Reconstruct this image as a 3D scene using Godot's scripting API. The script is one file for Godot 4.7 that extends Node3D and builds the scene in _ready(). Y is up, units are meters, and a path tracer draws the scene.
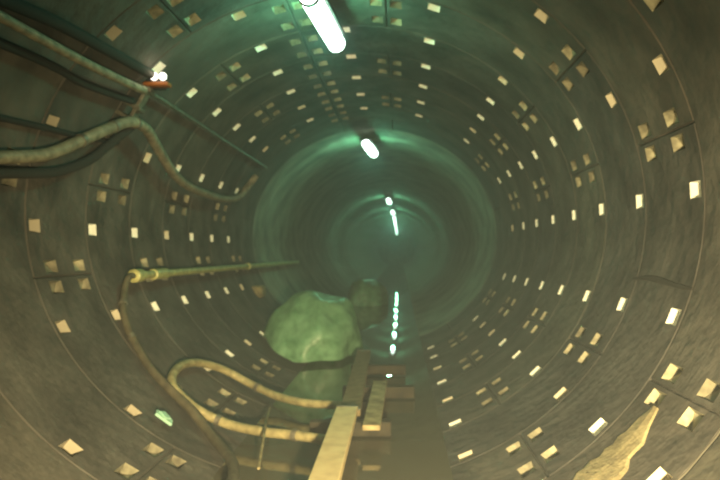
extends Node3D
# A bored tunnel lined with bolted concrete segments, seen along its axis. The axis runs towards -z.

const CX := -0.616          # centre of the bore, relative to the camera
const CY := 0.376
const RX := 2.97            # the bore is a little wider than it is high
const RY := 2.623
const W := 1.2              # length of one ring
const J0 := 0.18            # where the ring joints lie, in ring lengths
const FIRST := 3            # rings built segment by segment
const LAST := 12
const WATER := -2.06       # height of the water in the invert
const LAMP_Y := 2.72

var M := {}
var taken := {}
var rng := RandomNumberGenerator.new()

# ---------------------------------------------------------------- helpers
func numbered(called: String) -> String:
	if not taken.has(called):
		taken[called] = 0
		return called
	taken[called] += 1
	return "%s_%03d" % [called, taken[called]]

func tag(o: Node, label := "", category := "", group := "", kind := "") -> Node:
	if label: o.set_meta("label", label)
	if category: o.set_meta("category", category)
	if group: o.set_meta("group", group)
	if kind: o.set_meta("kind", kind)
	return o

func base(called: String, at := Vector3.ZERO, parent: Node = self) -> Node3D:
	var o := Node3D.new()
	o.name = numbered(called)
	parent.add_child(o, true)
	o.position = at
	return o

func put(called: String, mesh: Mesh, m: Material, parent: Node = self, at := Vector3.ZERO) -> MeshInstance3D:
	var o := MeshInstance3D.new()
	o.name = numbered(called) if parent == self else called
	o.mesh = mesh
	o.material_override = m
	o.cast_shadow = GeometryInstance3D.SHADOW_CASTING_SETTING_ON
	parent.add_child(o, true)
	o.position = at
	return o

func begin() -> SurfaceTool:
	var st := SurfaceTool.new()
	st.begin(Mesh.PRIMITIVE_TRIANGLES)
	return st

func tri(st: SurfaceTool, a: Vector3, b: Vector3, c: Vector3, na: Vector3, nb: Vector3, nc: Vector3) -> void:
	# wound clockwise as seen from the side the normals point to
	if (b - a).cross(c - a).dot(na + nb + nc) > 0.0:
		var p := b; b = c; c = p
		var n := nb; nb = nc; nc = n
	st.set_normal(na); st.add_vertex(a)
	st.set_normal(nb); st.add_vertex(b)
	st.set_normal(nc); st.add_vertex(c)

func quad(st: SurfaceTool, a: Vector3, b: Vector3, c: Vector3, d: Vector3, towards: Vector3) -> void:
	var n := (c - a).cross(d - b).normalized()
	if n.dot(towards) < 0.0: n = -n
	tri(st, a, b, c, n, n, n)
	tri(st, a, c, d, n, n, n)

func quadn(st: SurfaceTool, p: Array, n: Array) -> void:
	tri(st, p[0], p[1], p[2], n[0], n[1], n[2])
	tri(st, p[0], p[2], p[3], n[0], n[2], n[3])

# a box with chamfered edges, c its centre, s its size, turned by b
func chamfer_box(st: SurfaceTool, c: Vector3, s: Vector3, e: float, b := Basis.IDENTITY) -> void:
	var h := s * 0.5
	for ax in 3:
		for sg in [-1.0, 1.0]:
			var u := (ax + 1) % 3
			var v := (ax + 2) % 3
			var f: Array = []
			for q in [[-1, -1], [1, -1], [1, 1], [-1, 1]]:
				var p := Vector3.ZERO
				p[ax] = sg * h[ax]
				p[u] = q[0] * (h[u] - e)
				p[v] = q[1] * (h[v] - e)
				f.append(c + b * p)
			var n := Vector3.ZERO
			n[ax] = sg
			quad(st, f[0], f[1], f[2], f[3], b * n)
	for ax in 3:
		var u := (ax + 1) % 3
		var v := (ax + 2) % 3
		for su in [-1.0, 1.0]:
			for sv in [-1.0, 1.0]:
				var f: Array = []
				for q in [[-1, 0], [1, 0], [1, 1], [-1, 1]]:
					var p := Vector3.ZERO
					p[ax] = q[0] * (h[ax] - e)
					p[u] = su * (h[u] - (e if q[1] == 1 else 0.0))
					p[v] = sv * (h[v] - (0.0 if q[1] == 1 else e))
					f.append(c + b * p)
				var n := Vector3.ZERO
				n[u] = su
				n[v] = sv
				quad(st, f[0], f[1], f[2], f[3], b * n)
	for sx in [-1.0, 1.0]:
		for sy in [-1.0, 1.0]:
			for sz in [-1.0, 1.0]:
				var k := Vector3(sx, sy, sz)
				var p0 := c + b * (k * (h - Vector3(0, e, e)))
				var p1 := c + b * (k * (h - Vector3(e, 0, e)))
				var p2 := c + b * (k * (h - Vector3(e, e, 0)))
				var n := (b * k).normalized()
				tri(st, p0, p1, p2, n, n, n)

func spline(pts: Array, per := 6) -> Array:
	var out: Array = []
	for i in pts.size() - 1:
		var p0: Vector3 = pts[max(i - 1, 0)]
		var p1: Vector3 = pts[i]
		var p2: Vector3 = pts[i + 1]
		var p3: Vector3 = pts[min(i + 2, pts.size() - 1)]
		for k in per:
			out.append(p1.cubic_interpolate(p2, p0, p3, float(k) / per))
	out.append(pts[-1])
	return out

# a round bar swept along points; radii may change along it
func tube(st: SurfaceTool, pts: Array, r0: float, r1 := -1.0, sides := 10) -> void:
	if r1 < 0.0: r1 = r0
	var up := Vector3.UP
	var ring0: Array = []
	var nor0: Array = []
	for i in pts.size():
		var d: Vector3 = (pts[min(i + 1, pts.size() - 1)] - pts[max(i - 1, 0)]).normalized()
		if absf(d.dot(up)) > 0.98: up = Vector3.RIGHT
		var s := d.cross(up).normalized()
		up = s.cross(d).normalized()
		var r := lerpf(r0, r1, float(i) / (pts.size() - 1))
		var ring: Array = []
		var nor: Array = []
		for k in sides:
			var a := TAU * k / sides
			var n := s * cos(a) + up * sin(a)
			nor.append(n)
			ring.append(pts[i] + n * r)
		if i > 0:
			for k in sides:
				var q := (k + 1) % sides
				quadn(st, [ring0[k], ring0[q], ring[q], ring[k]], [nor0[k], nor0[q], nor[q], nor[k]])
		if i == 0 or i == pts.size() - 1:
			var n := -d if i == 0 else d
			for k in sides:
				tri(st, pts[i], ring[k], ring[(k + 1) % sides], n, n, n)
		ring0 = ring
		nor0 = nor

# a lathed body: profile of (distance along, radius) from a towards dir
func lathe(st: SurfaceTool, a: Vector3, dir: Vector3, prof: Array, sides := 14) -> void:
	var d := dir.normalized()
	var s := d.cross(Vector3.UP if absf(d.y) < 0.9 else Vector3.RIGHT).normalized()
	var u := s.cross(d)
	for i in prof.size() - 1:
		var p: Vector2 = prof[i]
		var q: Vector2 = prof[i + 1]
		var sl := Vector2(q.y - p.y, q.x - p.x).normalized()
		for k in sides:
			var a0 := TAU * k / sides
			var a1 := TAU * (k + 1) / sides
			var n0 := s * cos(a0) + u * sin(a0)
			var n1 := s * cos(a1) + u * sin(a1)
			var m0 := (n0 * sl.y - d * sl.x).normalized()
			var m1 := (n1 * sl.y - d * sl.x).normalized()
			quadn(st, [a + d * p.x + n0 * p.y, a + d * p.x + n1 * p.y, a + d * q.x + n1 * q.y, a + d * q.x + n0 * q.y], [m0, m1, m1, m0])

# ---------------------------------------------------------------- the bore
func bore(t: float, z: float, out := 0.0) -> Vector3:
	var a := deg_to_rad(t)
	return Vector3(CX + (RX + out) * cos(a), CY + (RY + out) * sin(a), z)

func inward(t: float) -> Vector3:
	var a := deg_to_rad(t)
	return -Vector3(cos(a) / RX, sin(a) / RY, 0).normalized()

func row_angle(m: int) -> float:      # sixteen rows of ring bolts
	return 2.6 + 22.5 * m

func joints(ring: int) -> Array:      # five long segments and a short key; the rings alternate
	var j: Array = []
	for a in [13.85, 81.35, 103.85, 171.35, 238.85, 306.35]:
		j.append(a if ring % 2 == 0 else a - 45.0 + 67.5)
	return j

const ROW_HALF := 1.45                # half width of a ring bolt pocket, degrees
const ROW_V0 := 0.06                  # from the ring joint, in metres
const ROW_V1 := 0.25
const JB0 := 0.95                     # a pocket beside a segment joint, degrees from the joint
const JB1 := 3.75
const JV := [0.29, 0.77]              # the middles of the two bolts on a joint, in ring lengths
const JH := 0.095                     # half their length along the bore, in ring lengths

func segment_holes(a0: float, a1: float) -> Array:
	var holes: Array = []
	for m in range(-2, 40):
		var t := row_angle(m)
		if t > a0 + 3 and t < a1 - 3:
			holes.append([t - ROW_HALF, t + ROW_HALF, ROW_V0, ROW_V1])
	for v in JV:
		holes.append([a0 + JB0, a0 + JB1, (v - JH) * W, (v + JH) * W])
		holes.append([a1 - JB1, a1 - JB0, (v - JH) * W, (v + JH) * W])
	return holes

func cut_lines(lo: float, hi: float, marks: Array, step: float) -> Array:
	var l: Array = [lo, hi]
	for m in marks:
		var near := false
		for q in l:
			if absf(q - m) < 1e-4: near = true
		if not near: l.append(m)
	l.sort()
	var out: Array = [l[0]]
	for i in range(1, l.size()):
		var n := int(ceil((l[i] - l[i - 1]) / step))
		for k in range(1, n + 1):
			out.append(lerpf(l[i - 1], l[i], float(k) / n))
	return out

# one concrete segment from angle a0 to a1, with the ring joint at z = 0, its pockets left open
func segment_mesh(a0: float, a1: float, holes: Array, length := W, step := 2.9) -> ArrayMesh:
	var st := begin()
	var tb := 0.28
	var vb := 0.014
	var tm: Array = [a0 + tb, a1 - tb]
	var vm: Array = [vb, length - vb]
	for h in holes:
		tm.append_array([h[0], h[1]])
		vm.append_array([h[2], h[3]])
	var ts := cut_lines(a0, a1, tm, step)
	var vs := cut_lines(0.0, length, vm, 0.6)
	for i in ts.size() - 1:
		for k in vs.size() - 1:
			var tc: float = (ts[i] + ts[i + 1]) * 0.5
			var vc: float = (vs[k] + vs[k + 1]) * 0.5
			var open := false
			for h in holes:
				if tc > h[0] and tc < h[1] and vc > h[2] and vc < h[3]: open = true
			if open: continue
			var p: Array = []
			var n: Array = []
			var edge := i == 0 or k == 0 or i == ts.size() - 2 or k == vs.size() - 2
			for q in [[0, 0], [1, 0], [1, 1], [0, 1]]:
				var t: float = ts[i + q[0]]
				var v: float = vs[k + q[1]]
				var rim: bool = t <= a0 + 1e-4 or t >= a1 - 1e-4 or v <= 1e-4 or v >= length - 1e-4
				p.append(bore(t, -v, 0.022 if rim else 0.0))
				n.append(inward(t))
			if edge: quad(st, p[0], p[1], p[2], p[3], inward(tc))
			else: quadn(st, p, n)
	# the back and the sides of the segment
	var T := 0.24
	var steps := int(ceil((a1 - a0) / 7.5))
	for i in steps:
		var t0 := lerpf(a0, a1, float(i) / steps)
		var t1 := lerpf(a0, a1, float(i + 1) / steps)
		quad(st, bore(t0, 0, T), bore(t1, 0, T), bore(t1, -length, T), bore(t0, -length, T), -inward((t0 + t1) * 0.5))
		for e in [0.0, -length]:
			quad(st, bore(t0, e, 0.022), bore(t1, e, 0.022), bore(t1, e, T), bore(t0, e, T), Vector3(0, 0, 1 if e == 0.0 else -1))
	for a in [a0, a1]:
		var side := (bore(a + (0.5 if a == a1 else -0.5), 0) - bore(a, 0)).normalized()
		quad(st, bore(a, 0, 0.022), bore(a, -length, 0.022), bore(a, -length, T), bore(a, 0, T), side)
	return st.commit()

# the lining of one bolt pocket: a ramp down from one end to a steep face at the other
func pocket_mesh(t0: float, t1: float, v0: float, v1: float, along: bool, deep_at_high := true) -> ArrayMesh:
	var st := begin()
	var tc := (t0 + t1) * 0.5
	var o := bore(tc, 0)
	var D := 0.15 if along else 0.125
	var d0 := D if (not along) else 0.05
	var it := (t1 - t0) * 0.1
	var iv := (v1 - v0) * 0.06
	var top: Array = [bore(t0, -v0) - o, bore(t1, -v0) - o, bore(t1, -v1) - o, bore(t0, -v1) - o]
	var dep: Array = [d0, d0, D, D]
	if not along:
		dep = [0.045, 0.1, 0.1, 0.045] if deep_at_high else [0.1, 0.045, 0.045, 0.1]
	var bot: Array = [bore(t0 + it, -v0 - iv, dep[0]) - o, bore(t1 - it, -v0 - iv, dep[1]) - o, bore(t1 - it, -v1 + iv, dep[2]) - o, bore(t0 + it, -v1 + iv, dep[3]) - o]
	var mid: Vector3 = (top[0] + top[1] + top[2] + top[3]) * 0.25
	quad(st, bot[0], bot[1], bot[2], bot[3], inward(tc))
	for i in 4:
		var q := (i + 1) % 4
		quad(st, top[i], top[q], bot[q], bot[i], mid - (top[i] + top[q]) * 0.5)
	return st.commit()

# a plain length of lining with its ring grooves, one mesh
func plain_lining(z0: float, z1: float, ring_from: float, groove_to: float, nt := 64) -> ArrayMesh:
	var st := begin()
	var vs: Array = [[z0, 0.0]]
	var z := ring_from
	while z > z1:
		if z < z0 and z > groove_to:
			vs.append_array([[z + 0.014, 0.0], [z, 0.022], [z - 0.014, 0.0]])
		elif z < z0:
			vs.append([z, 0.0])
			z -= 3.0 * W
		z -= W
	vs.append([z1, 0.0])
	for k in vs.size() - 1:
		for i in nt:
			var a := 360.0 * i / nt
			var b := 360.0 * (i + 1) / nt
			var p: Array = [bore(a, vs[k][0], vs[k][1]), bore(b, vs[k][0], vs[k][1]), bore(b, vs[k + 1][0], vs[k + 1][1]), bore(a, vs[k + 1][0], vs[k + 1][1])]
			if vs[k][1] != vs[k + 1][1]: quad(st, p[0], p[1], p[2], p[3], inward((a + b) * 0.5))
			else: quadn(st, p, [inward(a), inward(b), inward(b), inward(a)])
	for i in nt:                      # back of the lining and its two ends
		var a := 360.0 * i / nt
		var b := 360.0 * (i + 1) / nt
		quad(st, bore(a, z0, 0.24), bore(b, z0, 0.24), bore(b, z1, 0.24), bore(a, z1, 0.24), -inward(a))
		for e in [z0, z1]:
			quad(st, bore(a, e), bore(b, e), bore(b, e, 0.24), bore(a, e, 0.24), Vector3(0, 0, 1 if e == z0 else -1))
	return st.commit()

func end_wall(z: float) -> ArrayMesh:
	var st := begin()
	for i in 48:
		var a := 360.0 * i / 48
		var b := 360.0 * (i + 1) / 48
		var c := Vector3(CX, CY, 0)
		tri(st, c + Vector3(0, 0, z), bore(a, z, 0.24), bore(b, z, 0.24), Vector3.BACK, Vector3.BACK, Vector3.BACK)
		tri(st, c + Vector3(0, 0, z - 0.2), bore(a, z - 0.2, 0.24), bore(b, z - 0.2, 0.24), Vector3.FORWARD, Vector3.FORWARD, Vector3.FORWARD)
		quad(st, bore(a, z, 0.24), bore(b, z, 0.24), bore(b, z - 0.2, 0.24), bore(a, z - 0.2, 0.24), -inward(a))
	return st.commit()

# ---------------------------------------------------------------- materials
func noise(freq: float, seed_: int, ramp: Array, as_normal := false, bump := 4.0, size := 512) -> NoiseTexture2D:
	var n := FastNoiseLite.new()
	n.noise_type = FastNoiseLite.TYPE_SIMPLEX_SMOOTH
	n.seed = seed_
	n.frequency = freq
	n.fractal_octaves = 5
	var t := NoiseTexture2D.new()
	t.width = size
	t.height = size
	t.seamless = true
	t.noise = n
	if as_normal:
		t.as_normal_map = true
		t.bump_strength = bump
	else:
		var g := Gradient.new()
		g.offsets = PackedFloat32Array([0.0, 0.5, 1.0])
		g.colors = PackedColorArray(ramp)
		t.color_ramp = g
	return t

func mat(c: Color, rough: float, tex: Texture2D = null, nor: Texture2D = null, scale := 0.3, metal := 0.0) -> StandardMaterial3D:
	var m := StandardMaterial3D.new()
	m.albedo_color = c
	m.roughness = rough
	m.metallic = metal
	if tex:
		m.albedo_texture = tex
	if nor:
		m.normal_enabled = true
		m.normal_texture = nor
		m.normal_scale = 0.6
	if tex or nor:
		m.uv1_triplanar = true
		m.uv1_world_triplanar = true
		m.uv1_scale = Vector3.ONE * scale
	return m

func glow(c: Color, e: float) -> StandardMaterial3D:
	var m := StandardMaterial3D.new()
	m.albedo_color = Color(0.9, 0.9, 0.9)
	m.emission_enabled = true
	m.emission = c
	m.emission_energy_multiplier = e
	m.roughness = 0.4
	return m

func make_materials() -> void:
	var mott := noise(0.008, 11, [Color(0.5, 0.49, 0.48), Color(0.78, 0.77, 0.75), Color(1, 0.99, 0.97)])
	var grit := noise(0.03, 5, [], true, 5.0)
	M.wall = []
	for c in [Color(0.40, 0.395, 0.39), Color(0.43, 0.42, 0.405), Color(0.375, 0.37, 0.375), Color(0.41, 0.395, 0.385)]:
		M.wall.append(mat(c, 0.85, mott, grit, 0.3))
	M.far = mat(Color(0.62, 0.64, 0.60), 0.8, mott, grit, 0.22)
	M.near = mat(Color(0.42, 0.41, 0.38), 0.85, mott, grit, 0.3)
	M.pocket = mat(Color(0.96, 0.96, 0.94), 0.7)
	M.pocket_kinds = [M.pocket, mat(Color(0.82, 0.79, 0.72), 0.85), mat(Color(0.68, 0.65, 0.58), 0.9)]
	M.joint_kinds = [mat(Color(0.78, 0.77, 0.68), 0.85, mott, null, 1.7), mat(Color(0.68, 0.67, 0.59), 0.9, mott, null, 1.7), mat(Color(0.60, 0.59, 0.52), 0.9, mott, null, 1.7)]
	M.water = mat(Color(0.38, 0.36, 0.30), 0.02, null, noise(0.012, 21, [], true, 1.5), 0.5)
	M.water.normal_scale = 0.01
	M.wood = mat(Color(0.98, 0.92, 0.76), 0.75, noise(0.01, 3, [Color(0.85, 0.81, 0.74), Color(0.95, 0.92, 0.86), Color(1, 1, 0.97)]), null, 0.7)
	M.old_wood = mat(Color(0.55, 0.50, 0.40), 0.9, noise(0.02, 9, [Color(0.7, 0.66, 0.6), Color(0.85, 0.82, 0.76), Color(1, 1, 0.95)]), null, 0.7)
	M.worn_wood = mat(Color(0.80, 0.74, 0.58), 0.8, mott, null, 0.9)
	M.wet_wood = mat(Color(0.27, 0.25, 0.20), 0.8, mott, null, 0.9)
	M.hose = mat(Color(0.80, 0.76, 0.58), 0.6, mott, null, 1.5)
	M.grey_hose = mat(Color(0.66, 0.63, 0.55), 0.65, mott, null, 1.5)
	M.rubber = mat(Color(0.17, 0.165, 0.16), 0.95)
	M.dull_hose = mat(Color(0.42, 0.40, 0.33), 0.8, mott, null, 1.5)
	M.pipe = mat(Color(0.86, 0.86, 0.60), 0.45, mott, null, 1.5)
	M.steel = mat(Color(0.55, 0.54, 0.50), 0.5, mott, null, 2.0, 0.3)
	M.housing = mat(Color(0.16, 0.17, 0.17), 0.5)
	M.sheet = mat(Color(0.66, 0.86, 0.72), 0.35, noise(0.01, 31, [Color(0.6, 0.7, 0.6), Color(0.85, 0.9, 0.85), Color(1, 1, 1)]), noise(0.012, 33, [], true, 7.0), 0.8)
	M.sheet.backlight_enabled = true
	M.sheet.backlight = Color(0.5, 0.75, 0.55)
	M.scrap = mat(Color(0.66, 0.85, 0.78), 0.6)
	M.mortar = mat(Color(0.80, 0.75, 0.60), 0.9, mott, grit, 1.4)
	M.tan = mat(Color(0.70, 0.66, 0.52), 0.8, mott, null, 2.0)
	M.amber = mat(Color(0.55, 0.32, 0.08), 0.6)
	M.tube = glow(Color(0.88, 1.0, 0.92), 7.0)
	M.bulb = glow(Color(1.0, 0.96, 0.90), 2.2)

# ---------------------------------------------------------------- lamps
func crown_lamp(at: Vector3, yaw: float, length: float, label: String, group: String, lit := true) -> void:
	var o := base("tube_lamp", at)
	tag(o, label, "lamp", group)
	o.rotation.y = yaw
	var h := length * 0.5
	var st := begin()                 # a shallow trough above the diffuser
	for s in [-1.0, 1.0]:
		chamfer_box(st, Vector3(s * 0.13, 0.07, 0), Vector3(0.02, 0.09, length + 0.06), 0.005, Basis(Vector3.BACK, s * 0.5))
	chamfer_box(st, Vector3(0, 0.125, 0), Vector3(0.24, 0.03, length + 0.06), 0.008)
	put("housing", st.commit(), M.housing, o)
	st = begin()
	tube(st, [Vector3(0, 0, h), Vector3(0, 0, h * 0.3), Vector3(0, 0, -h * 0.3), Vector3(0, 0, -h)], 0.115, 0.115, 16)
	put("diffuser", st.commit(), M.tube, o)
	for s in [-1.0, 1.0]:
		st = begin()
		lathe(st, Vector3(0, 0, s * h), Vector3(0, 0, s), [Vector2(-0.02, 0.12), Vector2(0.015, 0.12), Vector2(0.025, 0.105)], 16)
		put("end_ring", st.commit(), M.housing, o)
		st = begin()
		tube(st, [Vector3(0, 0.1, s * h * 0.7), Vector3(0, 0.2, s * h * 0.7), Vector3(0, CY + RY - at.y, s * h * 0.7)], 0.008, 0.008, 6)
		put("hanger", st.commit(), M.steel, o)
	if lit:
		var l := OmniLight3D.new()
		l.name = "tube_light"
		l.light_color = Color(0.50, 1.0, 0.74)
		l.light_energy = 2.2
		l.light_size = 0.1
		l.omni_range = 40.0
		l.omni_attenuation = 2.0
		l.shadow_enabled = true
		o.add_child(l, true)
		l.position = Vector3(0, -0.2, 0)

func sheet_heap(at: Vector3, size: Vector3, seed_: int) -> ArrayMesh:
	var n := FastNoiseLite.new()
	n.seed = seed_
	n.frequency = 0.5
	n.fractal_octaves = 2
	var st := begin()
	st.set_smooth_group(0)
	var nu := 48
	var nv := 20
	var p: Array = []
	for k in nv + 1:
		var row: Array = []
		for i in nu + 1:
			var a := TAU * (i % nu) / nu
			var e := PI * 0.5 * k / nv
			var r := pow(cos(e), 0.7)
			var q := Vector3(cos(a) * r, pow(sin(e), 0.8), sin(a) * r)
			var w := 1.0 + 0.16 * n.get_noise_3d(q.x * 2.0, q.y * 1.2, q.z * 2.0) + 0.05 * sin(a * 9.0 + 3.0 * q.y) * (1.0 - q.y)
			row.append(Vector3(q.x * size.x, q.y * size.y, q.z * size.z) * w)
		p.append(row)
	for k in nv:
		for i in nu:
			for f in [[0, 0, 0, 1, 1, 1], [0, 0, 1, 1, 1, 0]]:
				var a: Vector3 = p[k + f[1]][i + f[0]]
				var b: Vector3 = p[k + f[3]][i + f[2]]
				var c: Vector3 = p[k + f[5]][i + f[4]]
				if (b - a).cross(c - a).length() < 1e-9: continue
				if (b - a).cross(c - a).dot((a + b + c)) > 0.0:
					var s := b; b = c; c = s
				st.add_vertex(a); st.add_vertex(b); st.add_vertex(c)
	st.index()
	st.generate_normals()
	return st.commit()

func board(called: String, c: Vector3, s: Vector3, m: Material, label: String, cat := "plank", nails := true, turn := 0.0, group := "") -> Node3D:
	var o := base(called, c)
	tag(o, label, cat, group)
	o.rotation.y = turn
	var st := begin()
	chamfer_box(st, Vector3.ZERO, s, 0.008)
	put("timber", st.commit(), m, o)
	if nails:
		for e in [-1.0, 1.0]:
			var b := begin()
			chamfer_box(b, Vector3(0, s.y * 0.5 + 0.001, e * (s.z * 0.5 - 0.05)), Vector3(s.x * 1.02, 0.012, 0.05), 0.003)
			put("end_strap", b.commit(), M.steel, o)
	return o

func cable(called: String, pts: Array, r: float, m: Material, label: String, cat: String, clips: Array = [], r1 := -1.0) -> Node3D:
	var at: Vector3 = pts[0]
	var o := base(called, at)
	tag(o, label, cat)
	var rel: Array = []
	for p in pts: rel.append(p - at)
	var path := spline(rel)
	var st := begin()
	tube(st, path, r, r1)
	put("sheath", st.commit(), m, o)
	for i in clips:                   # bands round the hose
		var a: Vector3 = path[i]
		var d: Vector3 = (path[i + 1] - a).normalized()
		var b := begin()
		lathe(b, a - d * 0.03, d, [Vector2(0, r), Vector2(0.004, r + 0.012), Vector2(0.056, r + 0.012), Vector2(0.06, r)], 12)
		put("band", b.commit(), M.steel, o)
	return o

# ---------------------------------------------------------------- the scene
func _ready() -> void:
	rng.seed = 7
	var cam := Camera3D.new()
	cam.name = "camera"
	add_child(cam)
	cam.keep_aspect = Camera3D.KEEP_HEIGHT
	cam.near = 0.1
	cam.far = 300.0
	var lens := CameraAttributesPhysical.new()      # a soft, slightly unsharp lens
	lens.frustum_focal_length = 32.5
	lens.frustum_focus_distance = 2.6
	lens.frustum_near = 0.1
	lens.frustum_far = 300.0
	lens.exposure_aperture = 2.5
	cam.attributes = lens
	# focal length 650 pixels; the lens is shifted so that the bore's axis meets pixel (400, 251.8)
	cam.set_frustum(480.0 / 650.0 * 0.1, Vector2(-40.0 / 650.0, 11.8 / 650.0) * 0.1, 0.1, 300.0)
	cam.current = true

	var env := Environment.new()
	env.background_mode = Environment.BG_COLOR
	env.background_color = Color.BLACK
	env.ambient_light_source = Environment.AMBIENT_SOURCE_DISABLED
	env.tonemap_mode = Environment.TONE_MAPPER_LINEAR
	env.tonemap_exposure = 1.0
	env.volumetric_fog_enabled = true   # damp, dusty air
	env.volumetric_fog_density = 0.0125
	env.volumetric_fog_albedo = Color(0.86, 0.93, 1.0)
	env.volumetric_fog_anisotropy = 0.3
	env.sdfgi_enabled = true
	env.ssao_enabled = true
	env.ssil_enabled = true
	var we := WorldEnvironment.new()
	we.name = "environment"
	we.environment = env
	add_child(we)

	# the lamp of the vehicle that carries the camera: warm, low and to the right of the lens
	var head := SpotLight3D.new()
	head.name = "vehicle_headlamp"
	add_child(head)
	head.position = Vector3(0.45, -0.6, 0.5)
	head.look_at_from_position(head.position, Vector3(0.2, -3.1, -8.0))
	head.light_color = Color(1.0, 0.89, 0.64)
	head.light_energy = 158.0
	head.light_size = 0.12
	head.spot_angle = 50.0
	head.spot_angle_attenuation = 1.0
	head.spot_range = 120.0
	head.spot_attenuation = 2.0
	head.shadow_enabled = true

	make_materials()

	# ---- the lining: rings of segments that can be told apart, with their bolt pockets
	var wall := base("wall_lining")
	tag(wall, "", "", "", "structure")
	var z_of := func(n: int) -> float: return -(n + J0) * W
	var skip_lamp := Vector2i(6, 6)   # the pocket hidden behind the bulkhead lamp
	var seg := {}
	var pk := {}
	for n in range(FIRST, LAST + 1):
		var js := joints(n)
		for i in 6:
			var a0: float = js[i]
			var a1: float = js[(i + 1) % 6]
			if a1 < a0: a1 += 360.0
			var key := "%d_%d" % [n % 2 if n < LAST else 2, i]
			if not seg.has(key): seg[key] = segment_mesh(a0, a1, segment_holes(a0, a1) if n < LAST else [])
			put("segment", seg[key], M.wall[rng.randi() % 4], wall, Vector3(0, 0, z_of.call(n)))
			if n == LAST: continue            # the last ring's pockets are grouted flush
			for e in [0, 1]:
				for v in JV:
					var kk := "%s_%d_%.2f" % [key, e, v]
					var t0 := a0 + JB0 if e == 0 else a1 - JB1
					if not pk.has(kk): pk[kk] = pocket_mesh(t0, t0 + JB1 - JB0, (v - JH) * W, (v + JH) * W, false, e == 0)
					var o := bore(t0 + (JB1 - JB0) * 0.5, 0)
					put("joint_pocket", pk[kk], M.joint_kinds[rng.randi() % 3], wall, Vector3(o.x, o.y, z_of.call(n)))
		for m in 16 if n < LAST else 0:
			var t := row_angle(m)
			var kk := "r%d" % m
			if not pk.has(kk): pk[kk] = pocket_mesh(t - ROW_HALF, t + ROW_HALF, ROW_V0, ROW_V1, true)
			var o := bore(t, 0)
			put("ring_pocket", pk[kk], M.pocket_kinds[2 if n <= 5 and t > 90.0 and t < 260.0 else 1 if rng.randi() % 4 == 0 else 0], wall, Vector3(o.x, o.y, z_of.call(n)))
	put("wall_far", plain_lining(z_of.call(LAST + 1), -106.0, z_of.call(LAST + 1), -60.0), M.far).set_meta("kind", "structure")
	put("wall_near", plain_lining(7.0, z_of.call(FIRST), 7.0, -60.0), M.near).set_meta("kind", "structure")
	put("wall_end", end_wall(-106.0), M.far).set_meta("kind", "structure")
	put("wall_back", end_wall(7.2), M.near).set_meta("kind", "structure")

	# ---- water lying in the invert: a lens-shaped body with a flat top
	var st := begin()
	var half := RX * sqrt(1.0 - pow((WATER - CY) / RY, 2)) - 0.003
	var nx := 12
	for i in nx:
		var x0 := CX + lerpf(-half, half, float(i) / nx)
		var x1 := CX + lerpf(-half, half, float(i + 1) / nx)
		var f := func(x: float) -> float: return minf(WATER - 0.002, CY - (RY - 0.01) * sqrt(1.0 - pow((x - CX) / RX, 2)))
		quad(st, Vector3(x0, WATER, 6.9), Vector3(x1, WATER, 6.9), Vector3(x1, WATER, -105.9), Vector3(x0, WATER, -105.9), Vector3.UP)
		quad(st, Vector3(x0, f.call(x0), 6.9), Vector3(x1, f.call(x1), 6.9), Vector3(x1, f.call(x1), -105.9), Vector3(x0, f.call(x0), -105.9), Vector3.DOWN)
		for z in [6.9, -105.9]:
			quad(st, Vector3(x0, WATER, z), Vector3(x1, WATER, z), Vector3(x1, f.call(x1), z), Vector3(x0, f.call(x0), z), Vector3(0, 0, signf(z)))
	tag(put("standing_water", st.commit(), M.water), "murky still water lying along the bottom of the tunnel", "water", "", "stuff")

	# ---- lamps along the crown
	crown_lamp(Vector3(-0.90, LAMP_Y, -7.7), -0.085, 1.6, "nearest glaring tube lamp on the crown, reaching the top edge of the picture", "crown lamps")
	crown_lamp(Vector3(-0.79, LAMP_Y, -17.2), -0.08, 1.6, "second tube lamp on the crown, a lone white spot above the far lamps", "crown lamps")
	crown_lamp(Vector3(-0.60, LAMP_Y, -35.0), -0.02, 1.6, "third tube lamp on the crown, topmost dot of the far lamp chain", "crown lamps")
	crown_lamp(Vector3(-0.50, LAMP_Y, -45.0), -0.02, 1.6, "fourth tube lamp on the crown, second dot of the far lamp chain", "crown lamps")
	var far_at: Array = [[-0.46, -52.5], [-0.45, -59.5], [-0.45, -66.5], [-0.45, -74.0], [-0.46, -83.0], [-0.46, -92.0], [-0.46, -101.5]]
	for f in far_at:
		crown_lamp(Vector3(f[0], LAMP_Y, f[1]), 0.0, 1.6, "one of the tiny lamps merged into the white far end of the lamp chain", "merged far crown lamps")

	# ---- boards of the walkway
	board("walkway_plank", Vector3(-0.575, -1.74, -5.35), Vector3(0.235, 0.08, 3.7), M.wood, "pale timber plank in the foreground rising from the bottom edge of the picture", "plank", true, 0.004)
	board("walkway_plank", Vector3(-0.60, -1.79, -9.4), Vector3(0.235, 0.07, 4.4), M.old_wood, "dull brown timber plank lying end to end beyond the pale foreground plank", "plank", true, 0.02)
	board("walkway_plank", Vector3(-0.29, -1.85, -8.0), Vector3(0.19, 0.06, 2.35), M.worn_wood, "short tan board lying to the right of the foreground plank", "plank", false, -0.01)
	var sl: Array = [[-0.55, -7.24, 0.9, "timber sleeper under the joint of the pale and dull planks"], [-0.30, -9.1, 1.0, "grey timber sleeper under the far end of the short tan board"], [-0.36, -10.8, 0.9, "timber sleeper under the far end of the dull brown plank"], [-0.5, -4.9, 0.6, "timber sleeper under the near half of the pale foreground plank"]]
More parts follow.
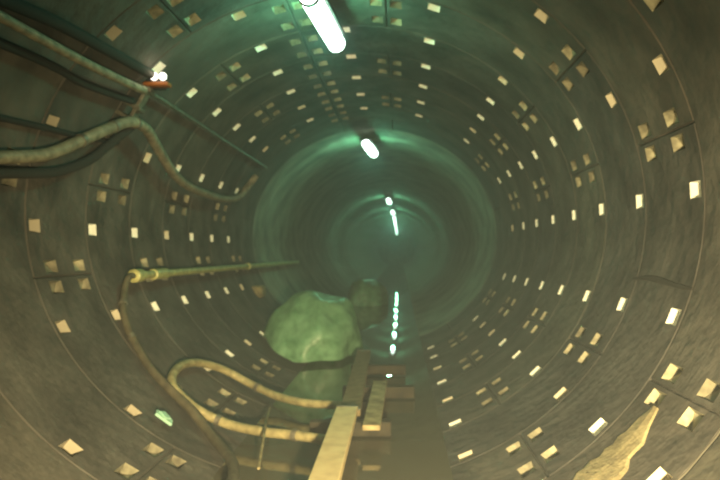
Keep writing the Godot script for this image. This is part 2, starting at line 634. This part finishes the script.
	for s in sl:
		board("sleeper", Vector3(s[0], -1.96, s[1]), Vector3(s[2], 0.16, 0.14), M.wet_wood, s[3], "sleeper", false, 0.0, "sleepers under the walkway")

	# ---- pipes, hoses and cables on the left
	var pipe := base("straight_pipe", Vector3(-3.30, -0.30, -8.05))
	tag(pipe, "straight pale yellow pipe running away along the left wall", "pipe")
	var far_end := Vector3(0.0, -0.03, -13.0)
	st = begin()
	tube(st, [Vector3.ZERO, far_end * 0.33, far_end * 0.66, far_end], 0.052, 0.052, 14)
	put("barrel", st.commit(), M.pipe, pipe)
	for q in [[0.0, 0.085, 0.22], [0.62, 0.074, 0.5], [6.0, 0.074, 0.14]]:
		st = begin()
		lathe(st, far_end.normalized() * q[0], far_end, [Vector2(0, 0.05), Vector2(0.01, q[1]), Vector2(q[2] - 0.01, q[1]), Vector2(q[2], 0.05)], 16)
		put("coupling", st.commit(), M.pipe, pipe)
	for d in [1.9, 5.0, 8.0, 11.0]:
		st = begin()
		chamfer_box(st, far_end.normalized() * d + Vector3(-0.12, -0.02, 0), Vector3(0.26, 0.03, 0.05), 0.006)
		put("wall_bracket", st.commit(), M.steel, pipe)

	cable("drop_hose", [Vector3(-3.30, -0.30, -8.08), Vector3(-3.32, -0.31, -7.96), Vector3(-3.33, -0.46, -7.86), Vector3(-3.24, -0.68, -7.61), Vector3(-3.12, -0.90, -7.47), Vector3(-2.96, -1.11, -7.37), Vector3(-2.77, -1.31, -7.24), Vector3(-2.50, -1.53, -7.13), Vector3(-2.22, -1.71, -6.96), Vector3(-1.92, -1.89, -6.65), Vector3(-1.54, -1.94, -5.97), Vector3(-1.38, -1.94, -5.3)], 0.038, M.dull_hose, "grey hose hanging from the near end of the straight pipe down to the water", "hose", [16, 26], 0.055)
	cable("hose_loop", [Vector3(-0.66, -1.88, -7.95), Vector3(-1.00, -1.90, -8.11), Vector3(-1.26, -1.90, -8.22), Vector3(-1.65, -1.89, -8.56), Vector3(-2.05, -1.79, -8.85), Vector3(-2.38, -1.60, -8.80), Vector3(-2.59, -1.44, -8.42), Vector3(-2.65, -1.38, -7.95), Vector3(-2.62, -1.41, -7.51), Vector3(-2.53, -1.49, -7.23), Vector3(-2.39, -1.59, -7.13), Vector3(-2.18, -1.73, -7.07), Vector3(-1.86, -1.87, -7.05), Vector3(-1.42, -1.89, -6.82), Vector3(-1.08, -1.89, -6.70), Vector3(-0.75, -1.89, -6.53)], 0.052, M.hose, "fat cream hose bent in a long loop beside the foreground plank", "hose", [22, 70, 84])
	cable("festoon_hose", [Vector3(-3.35, 0.72, -4.6), Vector3(-3.35, 0.74, -5.12), Vector3(-3.33, 0.80, -5.49), Vector3(-3.31, 0.89, -5.99), Vector3(-3.28, 0.99, -6.29), Vector3(-3.23, 1.13, -6.59), Vector3(-3.16, 1.31, -6.98), Vector3(-3.08, 1.48, -7.41), Vector3(-3.07, 1.49, -7.83), Vector3(-3.13, 1.39, -8.30), Vector3(-3.20, 1.25, -8.84), Vector3(-3.25, 1.11, -9.39), Vector3(-3.28, 1.01, -10.16), Vector3(-3.29, 0.98, -11.26), Vector3(-3.29, 0.99, -12.21), Vector3(-3.25, 1.10, -13.05), Vector3(-3.15, 1.39, -13.55), Vector3(-3.03, 1.59, -13.68)], 0.058, M.grey_hose, "pale grey hose sagging in a festoon from the upper left bracket", "hose", [30, 38, 44], 0.07)
	cable("black_hose", [Vector3(-3.42, 0.60, -4.6), Vector3(-3.42, 0.64, -5.23), Vector3(-3.42, 0.68, -5.62), Vector3(-3.40, 0.77, -6.32), Vector3(-3.37, 0.89, -6.75), Vector3(-3.33, 1.02, -7.05), Vector3(-3.27, 1.18, -7.26), Vector3(-3.13, 1.45, -7.57)], 0.05, M.rubber, "black hose slung just below the pale festoon hose at the left edge", "hose")
	cable("wall_conduit", [Vector3(-2.95, 1.73, -4.3), Vector3(-2.94, 1.74, -5.10), Vector3(-2.92, 1.76, -6.13), Vector3(-2.90, 1.80, -7.0), Vector3(-2.90, 1.83, -7.36)], 0.04, M.grey_hose, "pale conduit running high on the left wall down to the bracket", "conduit", [], 0.048)
	cable("onward_cable", [Vector3(-2.93, 1.86, -7.45), Vector3(-2.95, 1.88, -8.14), Vector3(-2.96, 1.88, -10.0), Vector3(-2.97, 1.87, -11.96), Vector3(-2.98, 1.87, -14.5)], 0.03, M.steel, "thin grey cable running onward along the left wall beyond the twin lamp", "cable")
	cable("upper_cable", [Vector3(-3.0, 1.82, -4.3), Vector3(-2.93, 1.92, -5.25), Vector3(-2.90, 1.95, -5.70), Vector3(-2.87, 1.98, -6.41), Vector3(-2.84, 2.02, -7.38)], 0.055, M.rubber, "black cable lying just above the pale conduit in the upper left", "cable")
	cable("lower_cable", [Vector3(-3.15, 1.58, -4.3), Vector3(-3.13, 1.65, -5.32), Vector3(-3.12, 1.67, -5.93), Vector3(-3.12, 1.66, -6.41), Vector3(-3.06, 1.72, -7.42)], 0.04, M.rubber, "black cable lying just below the pale conduit in the upper left", "cable")
	cable("side_cable", [Vector3(-3.42, 1.12, -4.4), Vector3(-3.42, 1.13, -5.26), Vector3(-3.41, 1.15, -5.65), Vector3(-3.40, 1.19, -6.27), Vector3(-3.38, 1.22, -6.87), Vector3(-3.36, 1.30, -7.74)], 0.03, M.rubber, "thin black cable running between the pale conduit and the festoon hose", "cable")

	var br := base("hose_bracket", Vector3(-3.02, 1.70, -7.5))
	tag(br, "grey steel bracket holding the festoon hose below the bright twin lamp", "bracket")
	var bx := Basis(Vector3(0, 0, 1), -0.52)
	st = begin()
	chamfer_box(st, Vector3(0.02, 0, 0), Vector3(0.05, 0.48, 0.13), 0.01, bx)
	put("back_plate", st.commit(), M.steel, br)
	for q in [0.2, -0.05, -0.2]:
		st = begin()
		chamfer_box(st, bx * Vector3(-0.06, q, 0) + Vector3(0.02, 0, 0), Vector3(0.24, 0.05, 0.16), 0.01, bx)
		put("arm", st.commit(), M.steel, br)

	var tl := base("twin_lamp", Vector3(-2.77, 1.99, -7.45))
	tag(tl, "small white twin bulb lamp with amber rim on the upper left wall", "lamp")
	st = begin()
	chamfer_box(st, Vector3(-0.02, -0.07, -0.02), Vector3(0.3, 0.05, 0.12), 0.012)
	put("amber_tray", st.commit(), M.amber, tl)
	st = begin()
	chamfer_box(st, Vector3(-0.06, -0.02, -0.12), Vector3(0.26, 0.18, 0.05), 0.012)
	put("back_box", st.commit(), M.housing, tl)
	for s in [-0.05, 0.05]:
		var sp := SphereMesh.new()
		sp.radius = 0.046
		sp.height = 0.096
		sp.radial_segments = 20
		sp.rings = 10
		put("bulb", sp, M.bulb, tl, Vector3(s, 0.02, 0))
	var bl := OmniLight3D.new()
	bl.name = "twin_light"
	bl.light_color = Color(1.0, 0.9, 0.75)
	bl.light_energy = 0.03
	bl.light_size = 0.06
	bl.omni_range = 30.0
	bl.omni_attenuation = 2.0
	bl.shadow_enabled = true
	tl.add_child(bl, true)
	bl.position = Vector3(0.02, 0.02, 0.14)

	# ---- loose things
	var h1 := put("sheeting_heap", sheet_heap(Vector3.ZERO, Vector3(0.95, 1.1, 1.3), 4), M.sheet, self, Vector3(-1.72, -1.98, -13.0))
	tag(h1, "pale green crumpled sheeting heaped against the left wall beyond the hose loop", "sheeting")
	var h2 := put("sheeting_heap", sheet_heap(Vector3.ZERO, Vector3(0.8, 0.95, 1.6), 8), M.sheet, self, Vector3(-1.35, -2.05, -26.0))
	tag(h2, "smaller far heap of pale green sheeting under the lamp chain", "sheeting")
	var jb := base("junction_box", Vector3(-3.15, -0.89, -14.6))
	tag(jb, "small tan box fixed low on the left wall beyond the straight pipe", "box")
	st = begin()
	chamfer_box(st, Vector3(-0.05, 0, 0), Vector3(0.3, 0.26, 0.4), 0.03)
	put("body", st.commit(), M.tan, jb)
	st = begin()
	chamfer_box(st, Vector3(-0.04, 0.01, 0.21), Vector3(0.24, 0.2, 0.03), 0.01)
	put("cover", st.commit(), M.tan, jb)
	st = begin()
	tube(st, spline([Vector3(-1.61, -1.93, -8.05), Vector3(-1.5, -1.885, -7.3), Vector3(-1.37, -1.80, -6.6), Vector3(-1.24, -1.9, -5.7)]), 0.013, 0.013, 8)
	tag(put("thin_rod", st.commit(), M.tan), "thin bent rod lying across the near strand of the cream hose loop", "rod")
	st = begin()
	chamfer_box(st, Vector3.ZERO, Vector3(0.2, 0.03, 0.1), 0.008, Basis(Vector3(0, 0, 1), -0.75) * Basis(Vector3.UP, 0.3))
	chamfer_box(st, Vector3(0.02, 0.03, 0.02), Vector3(0.12, 0.02, 0.08), 0.006, Basis(Vector3(0, 0, 1), -0.6) * Basis(Vector3.UP, -0.5))
	tag(put("plastic_scrap", st.commit(), M.scrap, self, Vector3(-2.36, -1.66, -6.5)), "pale mint plastic scrap lying on the lower left wall by the grey hose", "scrap")
	# mortar smeared over the lining at the lower right, thin, with a ragged outline
	st = begin()
	var nz := FastNoiseLite.new()
	nz.seed = 12
	nz.frequency = 0.35
	var rows := 14
	var prev: Array = []
	for i in rows + 1:
		var t := lerpf(325.5, 306.0, float(i) / rows)
		var e := sin(PI * clampf((i + 0.6) / (rows + 1.2), 0.0, 1.0))
		var w0 := 0.16 * sqrt(e) * (0.8 + 1.6 * i / rows) * (1.0 + 0.5 * nz.get_noise_2d(i * 1.3, 0.0))
		var w1 := 0.14 * sqrt(e) * (0.8 + 1.6 * i / rows) * (1.0 + 0.5 * nz.get_noise_2d(i * 1.3, 9.0))
		var zc := lerpf(-4.64, -4.50, float(i) / rows)
		var row: Array = [bore(t, zc - w0, 0.004), bore(t, zc - w0 * 0.8, -0.012), bore(t, zc, -0.02), bore(t, zc + w1 * 0.8, -0.012), bore(t, zc + w1, 0.004)]
		if i > 0:
			for k in 4: quad(st, prev[k], prev[k + 1], row[k + 1], row[k], inward(t))
		prev = row
	tag(put("mortar_streak", st.commit(), M.mortar), "broad pale mortar streak smeared down the lower right wall beside the pockets", "mortar")
	# a dark strip of sealant stuck along the right wall
	st = begin()
	prev = []
	for i in 13:
		var f := i / 12.0
		var t := 345.9 + 0.5 * sin(f * 5.0)
		var hw := 0.7 * sqrt(sin(PI * clampf(f, 0.03, 0.97))) * (1.0 + 0.4 * nz.get_noise_2d(i * 2.1, 40.0))
		var z := lerpf(-6.3, -5.0, f)
		var row: Array = [bore(t - hw, z, 0.003), bore(t - hw * 0.6, z, -0.012), bore(t + hw * 0.6, z, -0.012), bore(t + hw, z, 0.003)]
		if i > 0:
			for k in 3: quad(st, prev[k], prev[k + 1], row[k + 1], row[k], inward(t))
		prev = row
	tag(put("sealant_strip", st.commit(), M.rubber), "short dark horizontal streak of sealant on the right wall between two rows of bright pockets", "sealant")
